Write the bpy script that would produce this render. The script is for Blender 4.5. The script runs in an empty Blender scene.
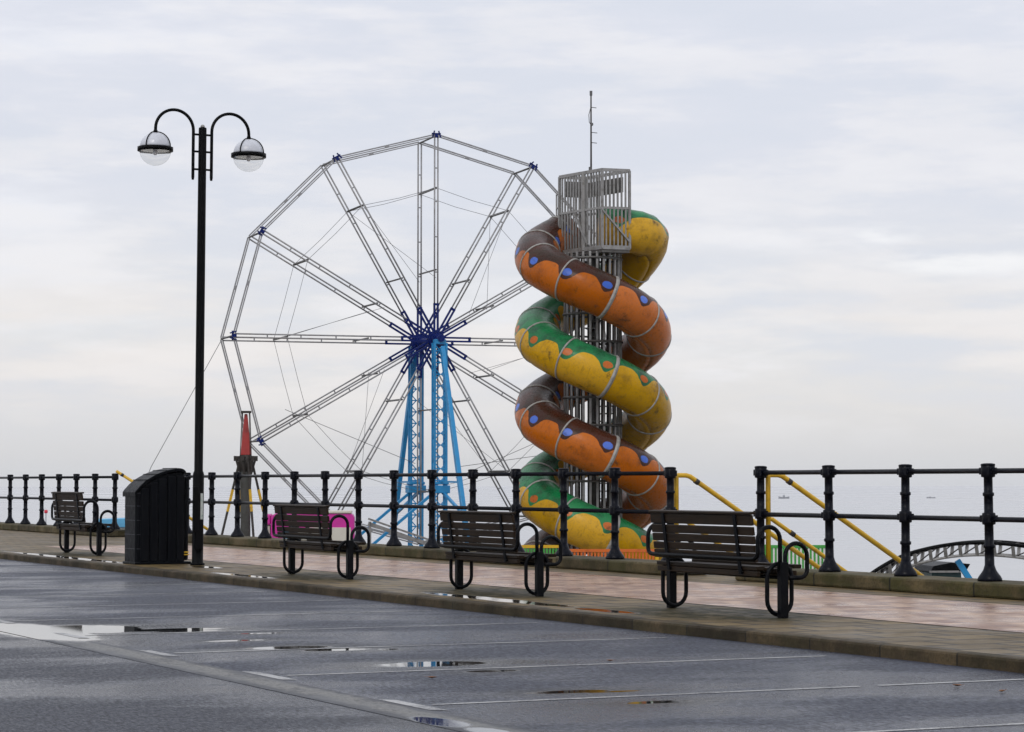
import bpy, bmesh, math, random
from mathutils import Vector, Matrix
random.seed(7)
R = math.radians
PI = math.pi
scene = bpy.context.scene
C = scene.collection

# ---------------------------------------------------------------- camera
F = 2460.0
CAMH = 1.15
PITCH = math.atan((482.5 - 366.0) / F)
ALPHA = R(25.85)          # direction of the promenade

cd = bpy.data.cameras.new('camera')
cd.sensor_width = 36.0
cd.lens = F * 36.0 / 1024.0
cd.clip_start = 0.1
cd.clip_end = 20000
cam = bpy.data.objects.new('camera', cd)
C.objects.link(cam)
cam.location = (0, 0, CAMH)
cam.rotation_euler = (PI / 2 + PITCH, 0, 0)
scene.camera = cam


def P(u, v, D):
    """world point on the sight line of pixel (u, v) at distance D ahead"""
    a, b = (u - 512) / F, (366 - v) / F
    d = Vector((a, math.cos(PITCH) - b * math.sin(PITCH), math.sin(PITCH) + b * math.cos(PITCH)))
    d *= D / d.y
    return Vector((d.x, d.y, d.z + CAMH))


CA, SA = math.cos(ALPHA), math.sin(ALPHA)


def W(t, s, z=0.0):
    """promenade frame (t seaward, s along) -> world"""
    return Vector((t * CA - s * SA, t * SA + s * CA, z))


# ---------------------------------------------------------------- mesh builder
class MB:
    def __init__(self):
        self.v, self.f, self.s, self.uv = [], [], [], None

    def add(self, vs, fs, smooth=False):
        o = len(self.v)
        self.v += [Vector(p) for p in vs]
        self.f += [tuple(i + o for i in q) for q in fs]
        self.s += [smooth] * len(fs)
        return self

    def box(self, c, size, rot=None):
        x, y, z = size[0] / 2, size[1] / 2, size[2] / 2
        vs = [Vector((sx * x, sy * y, sz * z)) for sx in (-1, 1) for sy in (-1, 1) for sz in (-1, 1)]
        if rot is not None:
            vs = [rot @ p for p in vs]
        c = Vector(c)
        return self.add([p + c for p in vs],
                        [(0, 1, 3, 2), (4, 6, 7, 5), (0, 4, 5, 1), (2, 3, 7, 6), (0, 2, 6, 4), (1, 5, 7, 3)])

    def span(self, lo, hi):
        lo, hi = Vector(lo), Vector(hi)
        return self.box((lo + hi) / 2, hi - lo)

    def bar(self, p, q, w, h=None, up=(0, 0, 1)):
        h = h or w
        p, q = Vector(p), Vector(q)
        d = q - p
        L = d.length
        d.normalize()
        up = Vector(up)
        if abs(d.dot(up)) > 0.98:
            up = Vector((1, 0, 0)) if abs(d.x) < .9 else Vector((0, 1, 0))
        sx = d.cross(up).normalized()
        sz = sx.cross(d).normalized()
        m = Matrix((sx, d, sz)).transposed()
        return self.box((p + q) / 2, (w, L, h), m)

    def tube(self, pts, r, n=8, closed=False, caps=True):
        pts = [Vector(p) for p in pts]
        N = len(pts)
        rs = r if isinstance(r, (list, tuple)) else [r] * N
        vs, fs = [], []
        prev = None
        for i in range(N):
            if closed:
                d = pts[(i + 1) % N] - pts[i - 1]
            else:
                d = pts[min(i + 1, N - 1)] - pts[max(i - 1, 0)]
            d.normalize()
            if prev is None:
                a = Vector((0, 0, 1)) if abs(d.z) < .9 else Vector((1, 0, 0))
                x = d.cross(a).normalized()
            else:
                x = (prev - d * prev.dot(d)).normalized()
            prev = x
            y = d.cross(x)
            for k in range(n):
                a = 2 * PI * k / n
                vs.append(pts[i] + (x * math.cos(a) + y * math.sin(a)) * rs[i])
        for i in range(N if closed else N - 1):
            j = (i + 1) % N
            for k in range(n):
                l = (k + 1) % n
                fs.append((i * n + k, i * n + l, j * n + l, j * n + k))
        self.add(vs, fs, True)
        if caps and not closed:
            o = len(self.v) - len(vs)
            self.f.append(tuple(o + k for k in reversed(range(n)))); self.s.append(False)
            self.f.append(tuple(o + (N - 1) * n + k for k in range(n))); self.s.append(False)
        return self

    def lathe(self, prof, n=16, at=(0, 0, 0), sharp=False, cap=True):
        at = Vector(at)
        vs, fs = [], []
        for (r, z) in prof:
            for k in range(n):
                a = 2 * PI * k / n
                vs.append(at + Vector((r * math.cos(a), r * math.sin(a), z)))
        m = len(prof)
        for i in range(m - 1):
            for k in range(n):
                l = (k + 1) % n
                fs.append((i * n + k, i * n + l, (i + 1) * n + l, (i + 1) * n + k))
        self.add(vs, fs, not sharp)
        o = len(self.v) - len(vs)
        if cap:
            self.f.append(tuple(o + k for k in reversed(range(n)))); self.s.append(False)
            self.f.append(tuple(o + (m - 1) * n + k for k in range(n))); self.s.append(False)
        return self

    def prism(self, poly, axis, a, b):
        """poly of 2D points extruded along axis from a to b"""
        n = len(poly)
        def mk(p, d):
            if axis == 'x': return (d, p[0], p[1])
            if axis == 'y': return (p[0], d, p[1])
            return (p[0], p[1], d)
        vs = [mk(p, a) for p in poly] + [mk(p, b) for p in poly]
        fs = [tuple(range(n)), tuple(reversed(range(n, 2 * n)))]
        fs += [(i, i + n, (i + 1) % n + n, (i + 1) % n) for i in range(n)]
        return self.add(vs, fs)

    def mesh(self, name, mat):
        me = bpy.data.meshes.new(name)
        me.from_pydata([tuple(p) for p in self.v], [], self.f)
        me.polygons.foreach_set('use_smooth', self.s)
        if self.uv:
            lay = me.uv_layers.new(name='UVMap')
            lay.data.foreach_set('uv', [c for f in self.uv for q in f for c in q])
        me.validate()
        bm = bmesh.new(); bm.from_mesh(me)
        bmesh.ops.recalc_face_normals(bm, faces=bm.faces)
        bm.to_mesh(me); bm.free()
        me.materials.append(mat)
        return me

    def build(self, name, mat, parent=None, bevel=0, loc=None, rot=None):
        o = bpy.data.objects.new(name, self.mesh(name, mat))
        C.objects.link(o)
        if parent is not None:
            o.parent = parent
        if loc is not None: o.location = loc
        if rot is not None: o.rotation_euler = rot
        if bevel:
            m = o.modifiers.new('bevel', 'BEVEL'); m.width = bevel; m.segments = 2
            m.limit_method = 'ANGLE'; m.angle_limit = R(40)
        return o


def arc(cx, cz, r, a0, a1, n=10):
    return [(cx + r * math.cos(R(a0 + (a1 - a0) * i / n)), cz + r * math.sin(R(a0 + (a1 - a0) * i / n))) for i in range(n + 1)]


def tag(o, label=None, cat=None, group=None, kind=None):
    if label: o['label'] = label
    if cat: o['category'] = cat
    if group: o['group'] = group
    if kind: o['kind'] = kind
    return o


def empty(name, loc, rz=0.0):
    o = bpy.data.objects.new(name, None)
    o.empty_display_size = .2
    C.objects.link(o)
    o.location = loc
    o.rotation_euler = (0, 0, rz)
    return o


def copy_tree(o, parent=None):
    c = o.copy(); C.objects.link(c); c.parent = parent
    for ch in [k for k in bpy.data.objects if k.parent == o]:
        copy_tree(ch, c)
    return c


def dup(o, parent, loc=None, rot=None):
    c = copy_tree(o, parent)
    if loc is not None: c.location = loc
    if rot is not None: c.rotation_euler = rot
    return c


# ---------------------------------------------------------------- materials
class NT:
    def __init__(self, name):
        self.m = bpy.data.materials.new(name)
        self.m.use_nodes = True
        self.t = self.m.node_tree
        self.b = self.t.nodes['Principled BSDF']

    def n(self, typ, **kw):
        x = self.t.nodes.new(typ)
        for k, v in kw.items():
            setattr(x, k, v)
        return x

    def put(self, sock, val):
        if isinstance(val, bpy.types.NodeSocket):
            self.t.links.new(val, sock)
        elif isinstance(val, (tuple, list)) and sock.type == 'RGBA' and len(val) == 3:
            sock.default_value = (*val, 1)
        else:
            sock.default_value = val

    def coord(self, which='Object'):
        return self.n('ShaderNodeTexCoord').outputs[which]

    def mapping(self, vec, scale=(1, 1, 1), rot=(0, 0, 0), loc=(0, 0, 0)):
        x = self.n('ShaderNodeMapping')
        self.put(x.inputs['Vector'], vec)
        x.inputs['Scale'].default_value = scale
        x.inputs['Rotation'].default_value = rot
        x.inputs['Location'].default_value = loc
        return x.outputs[0]

    def noise(self, vec, scale, detail=4, rough=.55, col=False):
        x = self.n('ShaderNodeTexNoise')
        if vec is not None: self.put(x.inputs['Vector'], vec)
        x.inputs['Scale'].default_value = scale
        x.inputs['Detail'].default_value = detail
        x.inputs['Roughness'].default_value = rough
        return x.outputs['Color' if col else 'Fac']

    def math(self, op, a, b=0.0, c=None, clamp=False):
        x = self.n('ShaderNodeMath', operation=op, use_clamp=clamp)
        self.put(x.inputs[0], a); self.put(x.inputs[1], b)
        if c is not None: self.put(x.inputs[2], c)
        return x.outputs[0]

    def ramp(self, f, lo, hi, a=0.0, b=1.0, smooth=True):
        x = self.n('ShaderNodeMapRange', interpolation_type='SMOOTHSTEP' if smooth else 'LINEAR')
        self.put(x.inputs['Value'], f)
        x.inputs['From Min'].default_value = lo; x.inputs['From Max'].default_value = hi
        x.inputs['To Min'].default_value = a; x.inputs['To Max'].default_value = b
        return x.outputs['Result']

    def mix(self, f, a, b, mode='MIX'):
        x = self.n('ShaderNodeMix', data_type='RGBA', blend_type=mode)
        self.put(x.inputs[0], f); self.put(x.inputs[6], a); self.put(x.inputs[7], b)
        return x.outputs[2]

    def sep(self, vec):
        x = self.n('ShaderNodeSeparateXYZ'); self.put(x.inputs[0], vec)
        return x.outputs

    def comb(self, x_, y_, z_=0.0):
        x = self.n('ShaderNodeCombineXYZ')
        self.put(x.inputs[0], x_); self.put(x.inputs[1], y_); self.put(x.inputs[2], z_)
        return x.outputs[0]

    def bump(self, h, strength=.3, dist=.01):
        x = self.n('ShaderNodeBump')
        self.put(x.inputs['Height'], h)
        self.put(x.inputs['Strength'], strength)
        x.inputs['Distance'].default_value = dist
        self.t.links.new(x.outputs[0], self.b.inputs['Normal'])
        return x

    def out(self, col=None, rough=None, metal=None, spec=None):
        if col is not None: self.put(self.b.inputs['Base Color'], col)
        if rough is not None: self.put(self.b.inputs['Roughness'], rough)
        if metal is not None: self.put(self.b.inputs['Metallic'], metal)
        if spec is not None: self.put(self.b.inputs['Specular IOR Level'], spec)
        return self.m


def paint(name, col, col2=None, rough=.4, metal=0, scale=6, amt=.5, bump=.1, spec=.5, stretch=(1, 1, 1)):
    """painted / plain surface with patches of wear and slight unevenness"""
    k = NT(name)
    v = k.mapping(k.coord(), stretch)
    a = k.noise(v, scale, 6, .65)
    b = k.noise(v, scale * 7, 3, .6)
    col2 = col2 or tuple(c * .6 for c in col)
    f = k.math('MULTIPLY', k.ramp(a, .45, .72), amt * 1.0)
    c = k.mix(f, col, col2)
    r = k.ramp(b, .3, .7, max(.05, rough - .1), rough + .12)
    if bump: k.bump(b, bump, .004)
    return k.out(c, r, metal, spec)


ROADZ = -.09
RS = (1.15 - ROADZ) / 1.27


# mask made of ellipses in ground coordinates (t, s, radius t, radius s)
def ellipse_mask(k, v, ells, wobble=.35, soft=.12, nscale=1.4):
    s = k.sep(v)
    wob = k.math('MULTIPLY', k.math('SUBTRACT', k.noise(v, nscale, 5, .6), .5), wobble * 2)
    best = None
    for (t0, s0, a, b) in ells:
        x = k.math('DIVIDE', k.math('SUBTRACT', s[0], t0), a)
        y = k.math('DIVIDE', k.math('SUBTRACT', s[1], s0), b)
        d = k.math('ADD', k.math('MULTIPLY', x, x), k.math('MULTIPLY', y, y))
        best = d if best is None else k.math('MINIMUM', best, d)
    d = k.math('ADD', k.math('SQRT', best), wob)
    return k.ramp(d, 1 - soft, 1 + soft, 1, 0)


ROAD_PUDDLES = [(5.42, 20.2, .38, 1.45), (5.85, 20.4, .55, .66), (6.45, 20.0, .55, .19), (6.55, 19.75, .3, .1), (7.0, 19.2, .22, .07), (6.5, 18.4, .25, .08),
                (6.58, 17.45, .34, .17), (6.82, 17.08, .27, .14), (7.2, 16.95, .09, .08), (6.88, 15.45, .42, .25), (6.98, 14.7, .2, .10),
                (6.70, 13.05, .27, .10), (6.95, 12.95, .2, .045), (6.85, 12.22, .22, .08), (5.25, 11.68, .11, .32), (5.27, 11.15, .09, .22)]
DRY_PATCH = [(8.4, 14.2, .5, .3), (3.2, 14.0, .6, .5)]
KERB_PUDDLES = [(10.36, 37.2, .13, 3.4), (10.33, 28.9, .12, 1.0), (10.45, 21.9, .15, 1.7), (10.42, 19.6, .12, .6), (10.9, 32.0, .15, .5)]


def asphalt(name, base=(.036, .039, .056)):
    k = NT(name)
    v = k.coord()
    s = k.sep(v)
    pud = ellipse_mask(k, v, ROAD_PUDDLES, .24, .14, 3.2)
    damp = ellipse_mask(k, v, [(a, b, c * 1.7 + .08, d * 1.6 + .1) for a, b, c, d in ROAD_PUDDLES], .4, .5, 2.2)
    big = k.noise(k.mapping(v, (.55, .8, 1)), .75, 5, .55)
    band = k.noise(k.mapping(v, (.10, 1.1, 1)), 1.0, 4, .5)
    grain = k.noise(v, 120, 2, .8)
    ch = k.noise(k.mapping(v, (52, 12, 1)), 1.0, 4, .85)
    mid = k.noise(v, 2.6, 6, .7)
    left = k.ramp(s[0], 5.08, 5.2, 1, 0)
    c = k.mix(k.ramp(grain, .35, .65), tuple(x * .5 for x in base), tuple(x * 1.7 for x in base))
    c = k.mix(k.ramp(ch, .40, .50, .9, 0), c, (.003, .003, .006))
    c = k.mix(k.ramp(ch, .56, .66, 0, .7), c, (.13, .14, .18))
    c = k.mix(k.math('MULTIPLY', left, .4), c, (.020, .021, .027))
    c = k.mix(k.ramp(mid, .5, .72, 0, .45), c, (.020, .021, .027))
    crack = k.n('ShaderNodeTexVoronoi', feature='DISTANCE_TO_EDGE')
    k.put(crack.inputs['Vector'], k.mapping(k.mix(.12, v, k.noise(v, 1.5, 4, .6, True)), (.3, .22, 1)))
    ck = k.ramp(crack.outputs['Distance'], .0, .004, .8, 0)
    c = k.mix(k.math('MULTIPLY', ck, k.ramp(mid, .42, .55)), c, (.006, .006, .008))
    c = k.mix(k.math('MULTIPLY', damp, .7), c, (.014, .015, .020))
    c = k.mix(k.math('MULTIPLY', pud, .9), c, (.02, .02, .02))
    wet = k.math('ADD', k.math('MULTIPLY', big, .8), k.math('MULTIPLY', band, .2))
    r = k.ramp(wet, .42, .60, .56, .18)
    r = k.math('ADD', r, k.math('MULTIPLY', damp, -.06))
    r = k.math('ADD', r, k.ramp(ch, .38, .62, .16, -.09))
    inv = k.math('SUBTRACT', 1.0, pud)
    r = k.math('ADD', k.math('MULTIPLY', r, inv), k.math('MULTIPLY', pud, .03))
    h = k.math('ADD', k.math('MULTIPLY', grain, .5), k.math('MULTIPLY', ch, 1.0))
    k.bump(h, k.math('MULTIPLY', inv, .9), .014)
    return k.out(c, r, 0, .5)


def drain_mat():
    k = NT('drain_concrete')
    v = k.coord()
    s = k.sep(v)
    pud = ellipse_mask(k, v, ROAD_PUDDLES, .24, .14, 3.2)
    g = k.noise(v, 60, 3, .7); m = k.noise(k.mapping(v, (3, .8, 1)), 2.2, 5, .65)
    ch = k.noise(k.mapping(v, (52, 12, 1)), 1.0, 4, .85)
    pt = k.noise(k.mapping(v, (4, 1.1, 1)), 1.0, 5, .7)
    c = k.mix(k.ramp(m, .35, .7), (.20, .195, .185), (.09, .09, .088))
    c = k.mix(k.ramp(pt, .48, .64, 0, .85), c, (.030, .033, .044))
    c = k.mix(k.ramp(ch, .40, .52, .8, 0), c, (.012, .012, .014))
    jt = k.math('LESS_THAN', k.math('FRACT', k.math('DIVIDE', s[1], .915)), .02)
    wv = k.math('ADD', s[0], k.math('MULTIPLY', k.math('SUBTRACT', k.noise(v, 5, 5, .7), .5), .16))
    ed = k.math('ADD', k.ramp(wv, 5.17, 5.26, 1, 0), k.ramp(wv, 5.39, 5.43, 0, 1), clamp=True)
    c = k.mix(k.math('MULTIPLY', ed, .9), c, (.02, .023, .034))
    c = k.mix(k.math('MULTIPLY', jt, .7), c, (.03, .03, .03))
    c = k.mix(k.math('MULTIPLY', pud, .8), c, (.03, .03, .03))
    r = k.math('ADD', k.math('MULTIPLY', k.math('SUBTRACT', 1.0, pud), k.ramp(m, .3, .7, .6, .42)), k.math('MULTIPLY', pud, .03))
    k.bump(g, k.math('MULTIPLY', k.math('SUBTRACT', 1.0, pud), .4), .005)
    return k.out(c, r, 0, .5)


def flag_mat():
    k = NT('wet_flagstones')
    v = k.coord()
    s = k.sep(v)
    br = k.n('ShaderNodeTexBrick', offset=.5, squash=1.0)
    k.put(br.inputs['Vector'], v)
    for nm, val in (('Scale', 1.0), ('Mortar Size', .03), ('Mortar Smooth', .2), ('Bias', 0.0), ('Brick Width', .6), ('Row Height', .45)):
        br.inputs[nm].default_value = val
    br.inputs['Color1'].default_value = (.175, .122, .050, 1)
    br.inputs['Color2'].default_value = (.11, .077, .033, 1)
    br.inputs['Mortar'].default_value = (.022, .017, .010, 1)
    pud = ellipse_mask(k, v, KERB_PUDDLES, .6, .25, 2.2)
    moss = ellipse_mask(k, v, [(11.1, y, .75, 1.35) for y in (18.77, 23.3, 28.1, 38.6)], .6, .35, 1.1)
    m = k.noise(k.mapping(v, (1, .6, 1)), 1.2, 6, .65)
    g = k.noise(v, 45, 4, .7)
    fine = k.noise(v, 6, 5, .7)
    c = k.mix(k.ramp(m, .45, .7, 0, .4), br.outputs['Color'], (.062, .045, .024))
    c = k.mix(k.ramp(fine, .5, .75, 0, .3), c, (.07, .055, .028))
    c = k.mix(k.ramp(g, .45, .7, 0, .35), c, (.03, .025, .02))
    mm = k.math('MULTIPLY', moss, k.ramp(fine, .38, .6, .35, .95))
    c = k.mix(mm, c, (.017, .019, .006))
    c = k.mix(k.math('MULTIPLY', pud, .7), c, (.04, .035, .03))
    r = k.ramp(k.math('ADD', k.math('MULTIPLY', m, .6), k.math('MULTIPLY', fine, .4)), .35, .65, .42, .62)
    r = k.math('ADD', r, k.math('MULTIPLY', mm, .2))
    inv = k.math('SUBTRACT', 1.0, pud)
    r = k.math('ADD', k.math('MULTIPLY', inv, r), k.math('MULTIPLY', pud, .04))
    h = k.math('SUBTRACT', k.math('MULTIPLY', g, .4), br.outputs['Fac'])
    k.bump(h, k.math('MULTIPLY', inv, .5), .006)
    return k.out(c, r, 0, .22)


def pink_mat():
    k = NT('pink_block_paving')
    v = k.coord()
    br = k.n('ShaderNodeTexBrick', offset=.5)
    k.put(br.inputs['Vector'], v)
    for nm, val in (('Scale', 1.0), ('Mortar Size', .009), ('Mortar Smooth', .3), ('Bias', .0), ('Brick Width', .21), ('Row Height', .21)):
        br.inputs[nm].default_value = val
    br.inputs['Color1'].default_value = (.50, .335, .23, 1)
    br.inputs['Color2'].default_value = (.215, .11, .078, 1)
    br.inputs['Mortar'].default_value = (.17, .11, .09, 1)
    m = k.noise(k.mapping(v, (.5, 1, 1)), .9, 6, .65)
    g = k.noise(v, 40, 4, .7)
    st = k.noise(v, 3.1, 5, .7)
    c = k.mix(k.ramp(m, .5, .8, 0, .35), br.outputs['Color'], (.26, .165, .11))
    c = k.mix(k.ramp(st, .58, .75, 0, .4), c, (.14, .085, .065))
    c = k.mix(k.ramp(g, .5, .72, 0, .3), c, (.12, .08, .06))
    r = k.ramp(k.math('ADD', k.math('MULTIPLY', m, .5), k.math('MULTIPLY', st, .5)), .38, .62, .24, .48)
    k.bump(k.math('SUBTRACT', k.math('MULTIPLY', g, .35), br.outputs['Fac']), .35, .005)
    return k.out(c, r, 0, .32)


def kerb_mat(name, c1, c2, moss, joint=.915, mossy=.6):
    k = NT(name)
    v = k.coord()
    s = k.sep(v)
    m = k.noise(v, 2.2, 6, .65); g = k.noise(v, 38, 4, .7)
    c = k.mix(k.ramp(m, .35, .65), c1, c2)
    mo = k.noise(k.mapping(v, (1, .5, 1)), 3.5, 5, .7)
    c = k.mix(k.ramp(mo, .42, .62, 0, mossy), c, moss)
    c = k.mix(k.ramp(g, .42, .7, 0, .5), c, tuple(x * .4 for x in c2))
    wn = k.n('ShaderNodeTexWhiteNoise', noise_dimensions='1D'); k.put(wn.inputs['W'], k.math('FLOOR', k.math('DIVIDE', s[1], joint)))
    hs = k.n('ShaderNodeHueSaturation'); k.put(hs.inputs['Color'], c); k.put(hs.inputs['Value'], k.ramp(wn.outputs[0], 0, 1, .68, 1.3, False))
    c = hs.outputs[0]
    jt = k.math('LESS_THAN', k.math('FRACT', k.math('DIVIDE', s[1], joint)), .02)
    c = k.mix(k.math('MULTIPLY', jt, .85), c, (.012, .012, .01))
    k.bump(k.math('SUBTRACT', g, jt), .45, .008)
    return k.out(c, k.ramp(m, .3, .7, .55, .75), 0, .18)


def line_mat():
    k = NT('worn_white_paint')
    v = k.coord()
    g = k.noise(v, 55, 4, .75); m = k.noise(v, 2.4, 5, .65)
    f = k.math('ADD', k.math('MULTIPLY', g, .55), k.math('MULTIPLY', m, .45))
    c = k.mix(k.ramp(f, .46, .58), (.40, .40, .40), (.07, .072, .085))
    k.bump(g, .3, .004)
    return k.out(c, .45, 0, .5)


def sea_mat():
    k = NT('grey_sea_water')
    v = k.coord()
    a = k.noise(k.mapping(v, (.5, 1.2, 1)), .35, 6, .6)
    b = k.noise(k.mapping(v, (.012, .035, 1)), 1.0, 5, .6)
    c = k.mix(k.ramp(b, .35, .65), (.385, .392, .408), (.475, .48, .492))
    k.bump(a, .35, .4)
    return k.out(c, k.ramp(b, .3, .7, .2, .34), 0, .5)


def wood_mat():
    k = NT('weathered_dark_wood')
    v = k.coord()
    gr = k.noise(k.mapping(v, (28, 1.6, 28)), 1.6, 6, .7)
    m = k.noise(v, 3.5, 5, .65)
    c = k.mix(k.ramp(gr, .3, .7), (.011, .0068, .0042), (.034, .022, .0135))
    c = k.mix(k.ramp(m, .5, .75, 0, .6), c, (.012, .012, .008))
    k.bump(gr, .5, .006)
    return k.out(c, k.ramp(gr, .3, .7, .45, .65), 0, .12)


def slide_mat(name, upper, lower, spot, upper_dirt, lower_dirt):
    k = NT(name)
    uv = k.sep(k.coord('UV'))
    v = k.coord()
    U = uv[0]                      # length in wave periods
    A = k.math('ABSOLUTE', uv[1])  # radians away from the top of the tube
    nz = k.noise(v, 2.2, 3, .5)
    Uw = k.math('ADD', U, k.math('MULTIPLY', k.math('SUBTRACT', nz, .5), .22))
    w = k.math('COSINE', k.math('MULTIPLY', Uw, 2 * PI))
    w = k.math('ADD', w, k.math('MULTIPLY', k.math('COSINE', k.math('MULTIPLY', Uw, 4 * PI)), .22))
    edge = k.math('ADD', k.math('MULTIPLY', w, .31), 1.16)
    low = k.ramp(k.math('SUBTRACT', A, edge), -.012, .012, smooth=False)
    fr = k.math('SUBTRACT', k.math('FRACT', k.math('ADD', U, .5)), .5)
    dx = k.math('MULTIPLY', fr, 1.0 / .125)
    dy = k.math('DIVIDE', k.math('SUBTRACT', A, 1.17), .19)
    d = k.math('SQRT', k.math('ADD', k.math('MULTIPLY', dx, dx), k.math('MULTIPLY', dy, dy)))
    d = k.math('ADD', d, k.math('MULTIPLY', k.math('SUBTRACT', k.noise(v, 9, 2), .5), .35))
    sp = k.ramp(d, .93, 1.03, 1, 0, smooth=False)
    big = k.noise(v, 1.3, 6, .7); fine = k.noise(v, 22, 4, .75)
    streak = k.noise(k.comb(k.math('MULTIPLY', U, 5.0), k.math('MULTIPLY', uv[1], .6), 0.0), 2.2, 5, .7)
    up = k.mix(k.ramp(big, .40, .68), upper, upper_dirt)
    up = k.mix(k.ramp(fine, .45, .7, 0, .45), up, upper_dirt)
    lo = k.mix(k.ramp(big, .5, .74, 0, .8), lower, lower_dirt)
    lo = k.mix(k.ramp(fine, .44, .70, 0, .38), lo, lower_dirt)
    lo = k.mix(k.ramp(streak, .54, .74, 0, .6), lo, lower_dirt)
    c = k.mix(low, up, lo)
    c = k.mix(k.math('MULTIPLY', sp, .92), c, spot)
    seg = k.math('FLOOR', k.math('DIVIDE', k.math('SUBTRACT', k.math('MULTIPLY', k.math('SUBTRACT', U, .783), 30.0), 203.0), 40.0))
    wn = k.n('ShaderNodeTexWhiteNoise', noise_dimensions='1D'); k.put(wn.inputs['W'], seg)
    hs = k.n('ShaderNodeHueSaturation'); k.put(hs.inputs['Color'], c)
    k.put(hs.inputs['Value'], k.ramp(wn.outputs[0], 0, 1, .78, 1.14, False)); k.put(hs.inputs['Saturation'], k.ramp(wn.outputs[0], 0, 1, 1.06, .94, False))
    c = hs.outputs[0]
    gr = k.math('MULTIPLY', k.ramp(k.noise(v, 3.6, 6, .75), .52, .70), k.ramp(big, .40, .56))
    c = k.mix(k.math('MULTIPLY', gr, .85), c, (.030, .026, .014))
    k.bump(k.math('ADD', k.math('MULTIPLY', fine, .4), big), .12, .02)
    return k.out(c, k.ramp(fine, .3, .7, .20, .40), 0, .2)


M = {}
M['asphalt'] = asphalt('wet_asphalt', (.027, .034, .060))
M['drain'] = drain_mat()
M['flags'] = flag_mat()
M['pink'] = pink_mat()
M['kerb'] = kerb_mat('kerb_stone', (.085, .060, .030), (.042, .031, .018), (.026, .024, .009))
M['plinth'] = kerb_mat('mossy_plinth_stone', (.12, .09, .042), (.06, .048, .024), (.042, .042, .010), 1.47, .75)
M['line'] = line_mat()
M['sea'] = sea_mat()
M['wood'] = wood_mat()
M['ground'] = paint('worn_concrete', (.22, .21, .19), (.13, .12, .10), .7, 0, 1.5, .8, .3)
M['land'] = paint('grey_ground', (.09, .09, .085), (.06, .065, .05), .8, 0, .4, .8, .2)
M['navy'] = paint('dark_navy_railing_paint', (.003, .004, .0085), (.008, .0075, .008), .36, 0, 9, .6, .06, .11)
M['black'] = paint('black_bench_paint', (.0025, .0032, .005), (.007, .0065, .006), .36, 0, 12, .5, .06, .10)
M['lampblack'] = paint('black_lamp_paint', (.0022, .0025, .0032), (.006, .006, .006), .4, 0, 10, .5, .05, .07)
M['bin'] = paint('black_bin_plastic', (.0025, .0032, .005), (.006, .0065, .008), .40, 0, 5, .5, .08, .07, (1, 1, .3))
M['binseam'] = paint('bin_seam_highlight', (.05, .053, .065), (.012, .013, .017), .4, 0, 20, .7, .1, .2)  # paler than the plastic: highlights along the side joints painted in
M['galv'] = paint('galvanised_steel', (.29, .285, .28), (.12, .108, .092), .42, .3, 8, .7, .15)
M['galvdark'] = paint('dull_grey_steel', (.12, .115, .11), (.05, .042, .036), .5, .4, 9, .7, .15)
M['wheel'] = paint('grey_wheel_steel', (.30, .30, .31), (.16, .135, .12), .45, .2, 5, .55, .1)
M['blue'] = paint('deep_blue_paint', (.003, .014, .13), (.002, .006, .04), .45, 0, 4, .7, .1, .15)
M['cyan'] = paint('sky_blue_paint', (.012, .24, .52), (.010, .12, .27), .42, 0, 2.5, .6, .1)
M['yellow'] = paint('yellow_rail_paint', (.66, .39, .010), (.36, .19, .012), .42, 0, 8, .6, .1)
M['ring'] = paint('pale_joint_flange', (.33, .32, .30), (.13, .11, .09), .5, .1, 10, .7, .15)
M['cable'] = paint('thin_cable', (.10, .10, .105), (.05, .05, .05), .5, 0, 4, .5, 0)
M['magenta'] = paint('magenta_panel', (.60, .025, .34), (.42, .03, .25), .4, 0, 2, .6, .1)
M['cream'] = paint('cream_panel', (.62, .60, .53), (.42, .38, .31), .5, 0, 3, .6, .1)
M['palebl'] = paint('pale_blue_panel', (.12, .42, .68), (.08, .28, .48), .45, 0, 3, .6, .1)
M['red'] = paint('faded_red_paint', (.36, .026, .022), (.12, .014, .012), .45, 0, 3, .8, .15)
M['rust'] = paint('rusty_dark_steel', (.040, .034, .030), (.02, .014, .011), .6, .2, 4, .8, .25)
M['pillar'] = paint('grey_green_column', (.065, .066, .062), (.03, .026, .02), .6, .1, 3, .8, .2)
M['orange'] = paint('orange_picket_paint', (.62, .13, .012), (.32, .07, .012), .45, 0, 5, .6, .1)
M['green'] = paint('green_picket_paint', (.05, .32, .05), (.03, .16, .03), .45, 0, 5, .6, .1)
M['white'] = paint('white_picket_paint', (.70, .70, .68), (.45, .43, .38), .45, 0, 5, .6, .1)
M['teal'] = paint('dark_teal_body', (.006, .045, .05), (.006, .012, .014), .4, 0, 3, .7, .1)
M['boat'] = paint('hazed_hull_paint', (.27, .28, .31), (.22, .23, .25), .5, 0, 1, .5, 0)  # distance haze put into the colour: hulls lightened to look faint
M['leaf'] = paint('wet_brown_leaf', (.20, .075, .02), (.08, .035, .012), .4, 0, 20, .7, .2)
M['browncap'] = paint('brown_tube_cap', (.055, .02, .012), (.03, .014, .01), .4, 0, 3, .6, .1)
M['sticker'] = paint('faded_sticker', (.45, .48, .46), (.12, .22, .18), .5, 0, 14, .9, 0)
M['redbuoy'] = paint('red_buoy_paint', (.60, .02, .05), (.45, .02, .04), .4, 0, 3, .5, 0)
M['dome'] = paint('pale_lantern_dome', (.60, .62, .68), (.45, .46, .50), .25, .0, 4, .6, 0)
M['amber'] = paint('amber_reflector', (.16, .085, .03), (.07, .04, .02), .4, .2, 12, .7, 0)
k = NT('clear_globe')
k.out((.93, .95, .93), .03, 0, .5)
k.b.inputs['Transmission Weight'].default_value = .86
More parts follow.
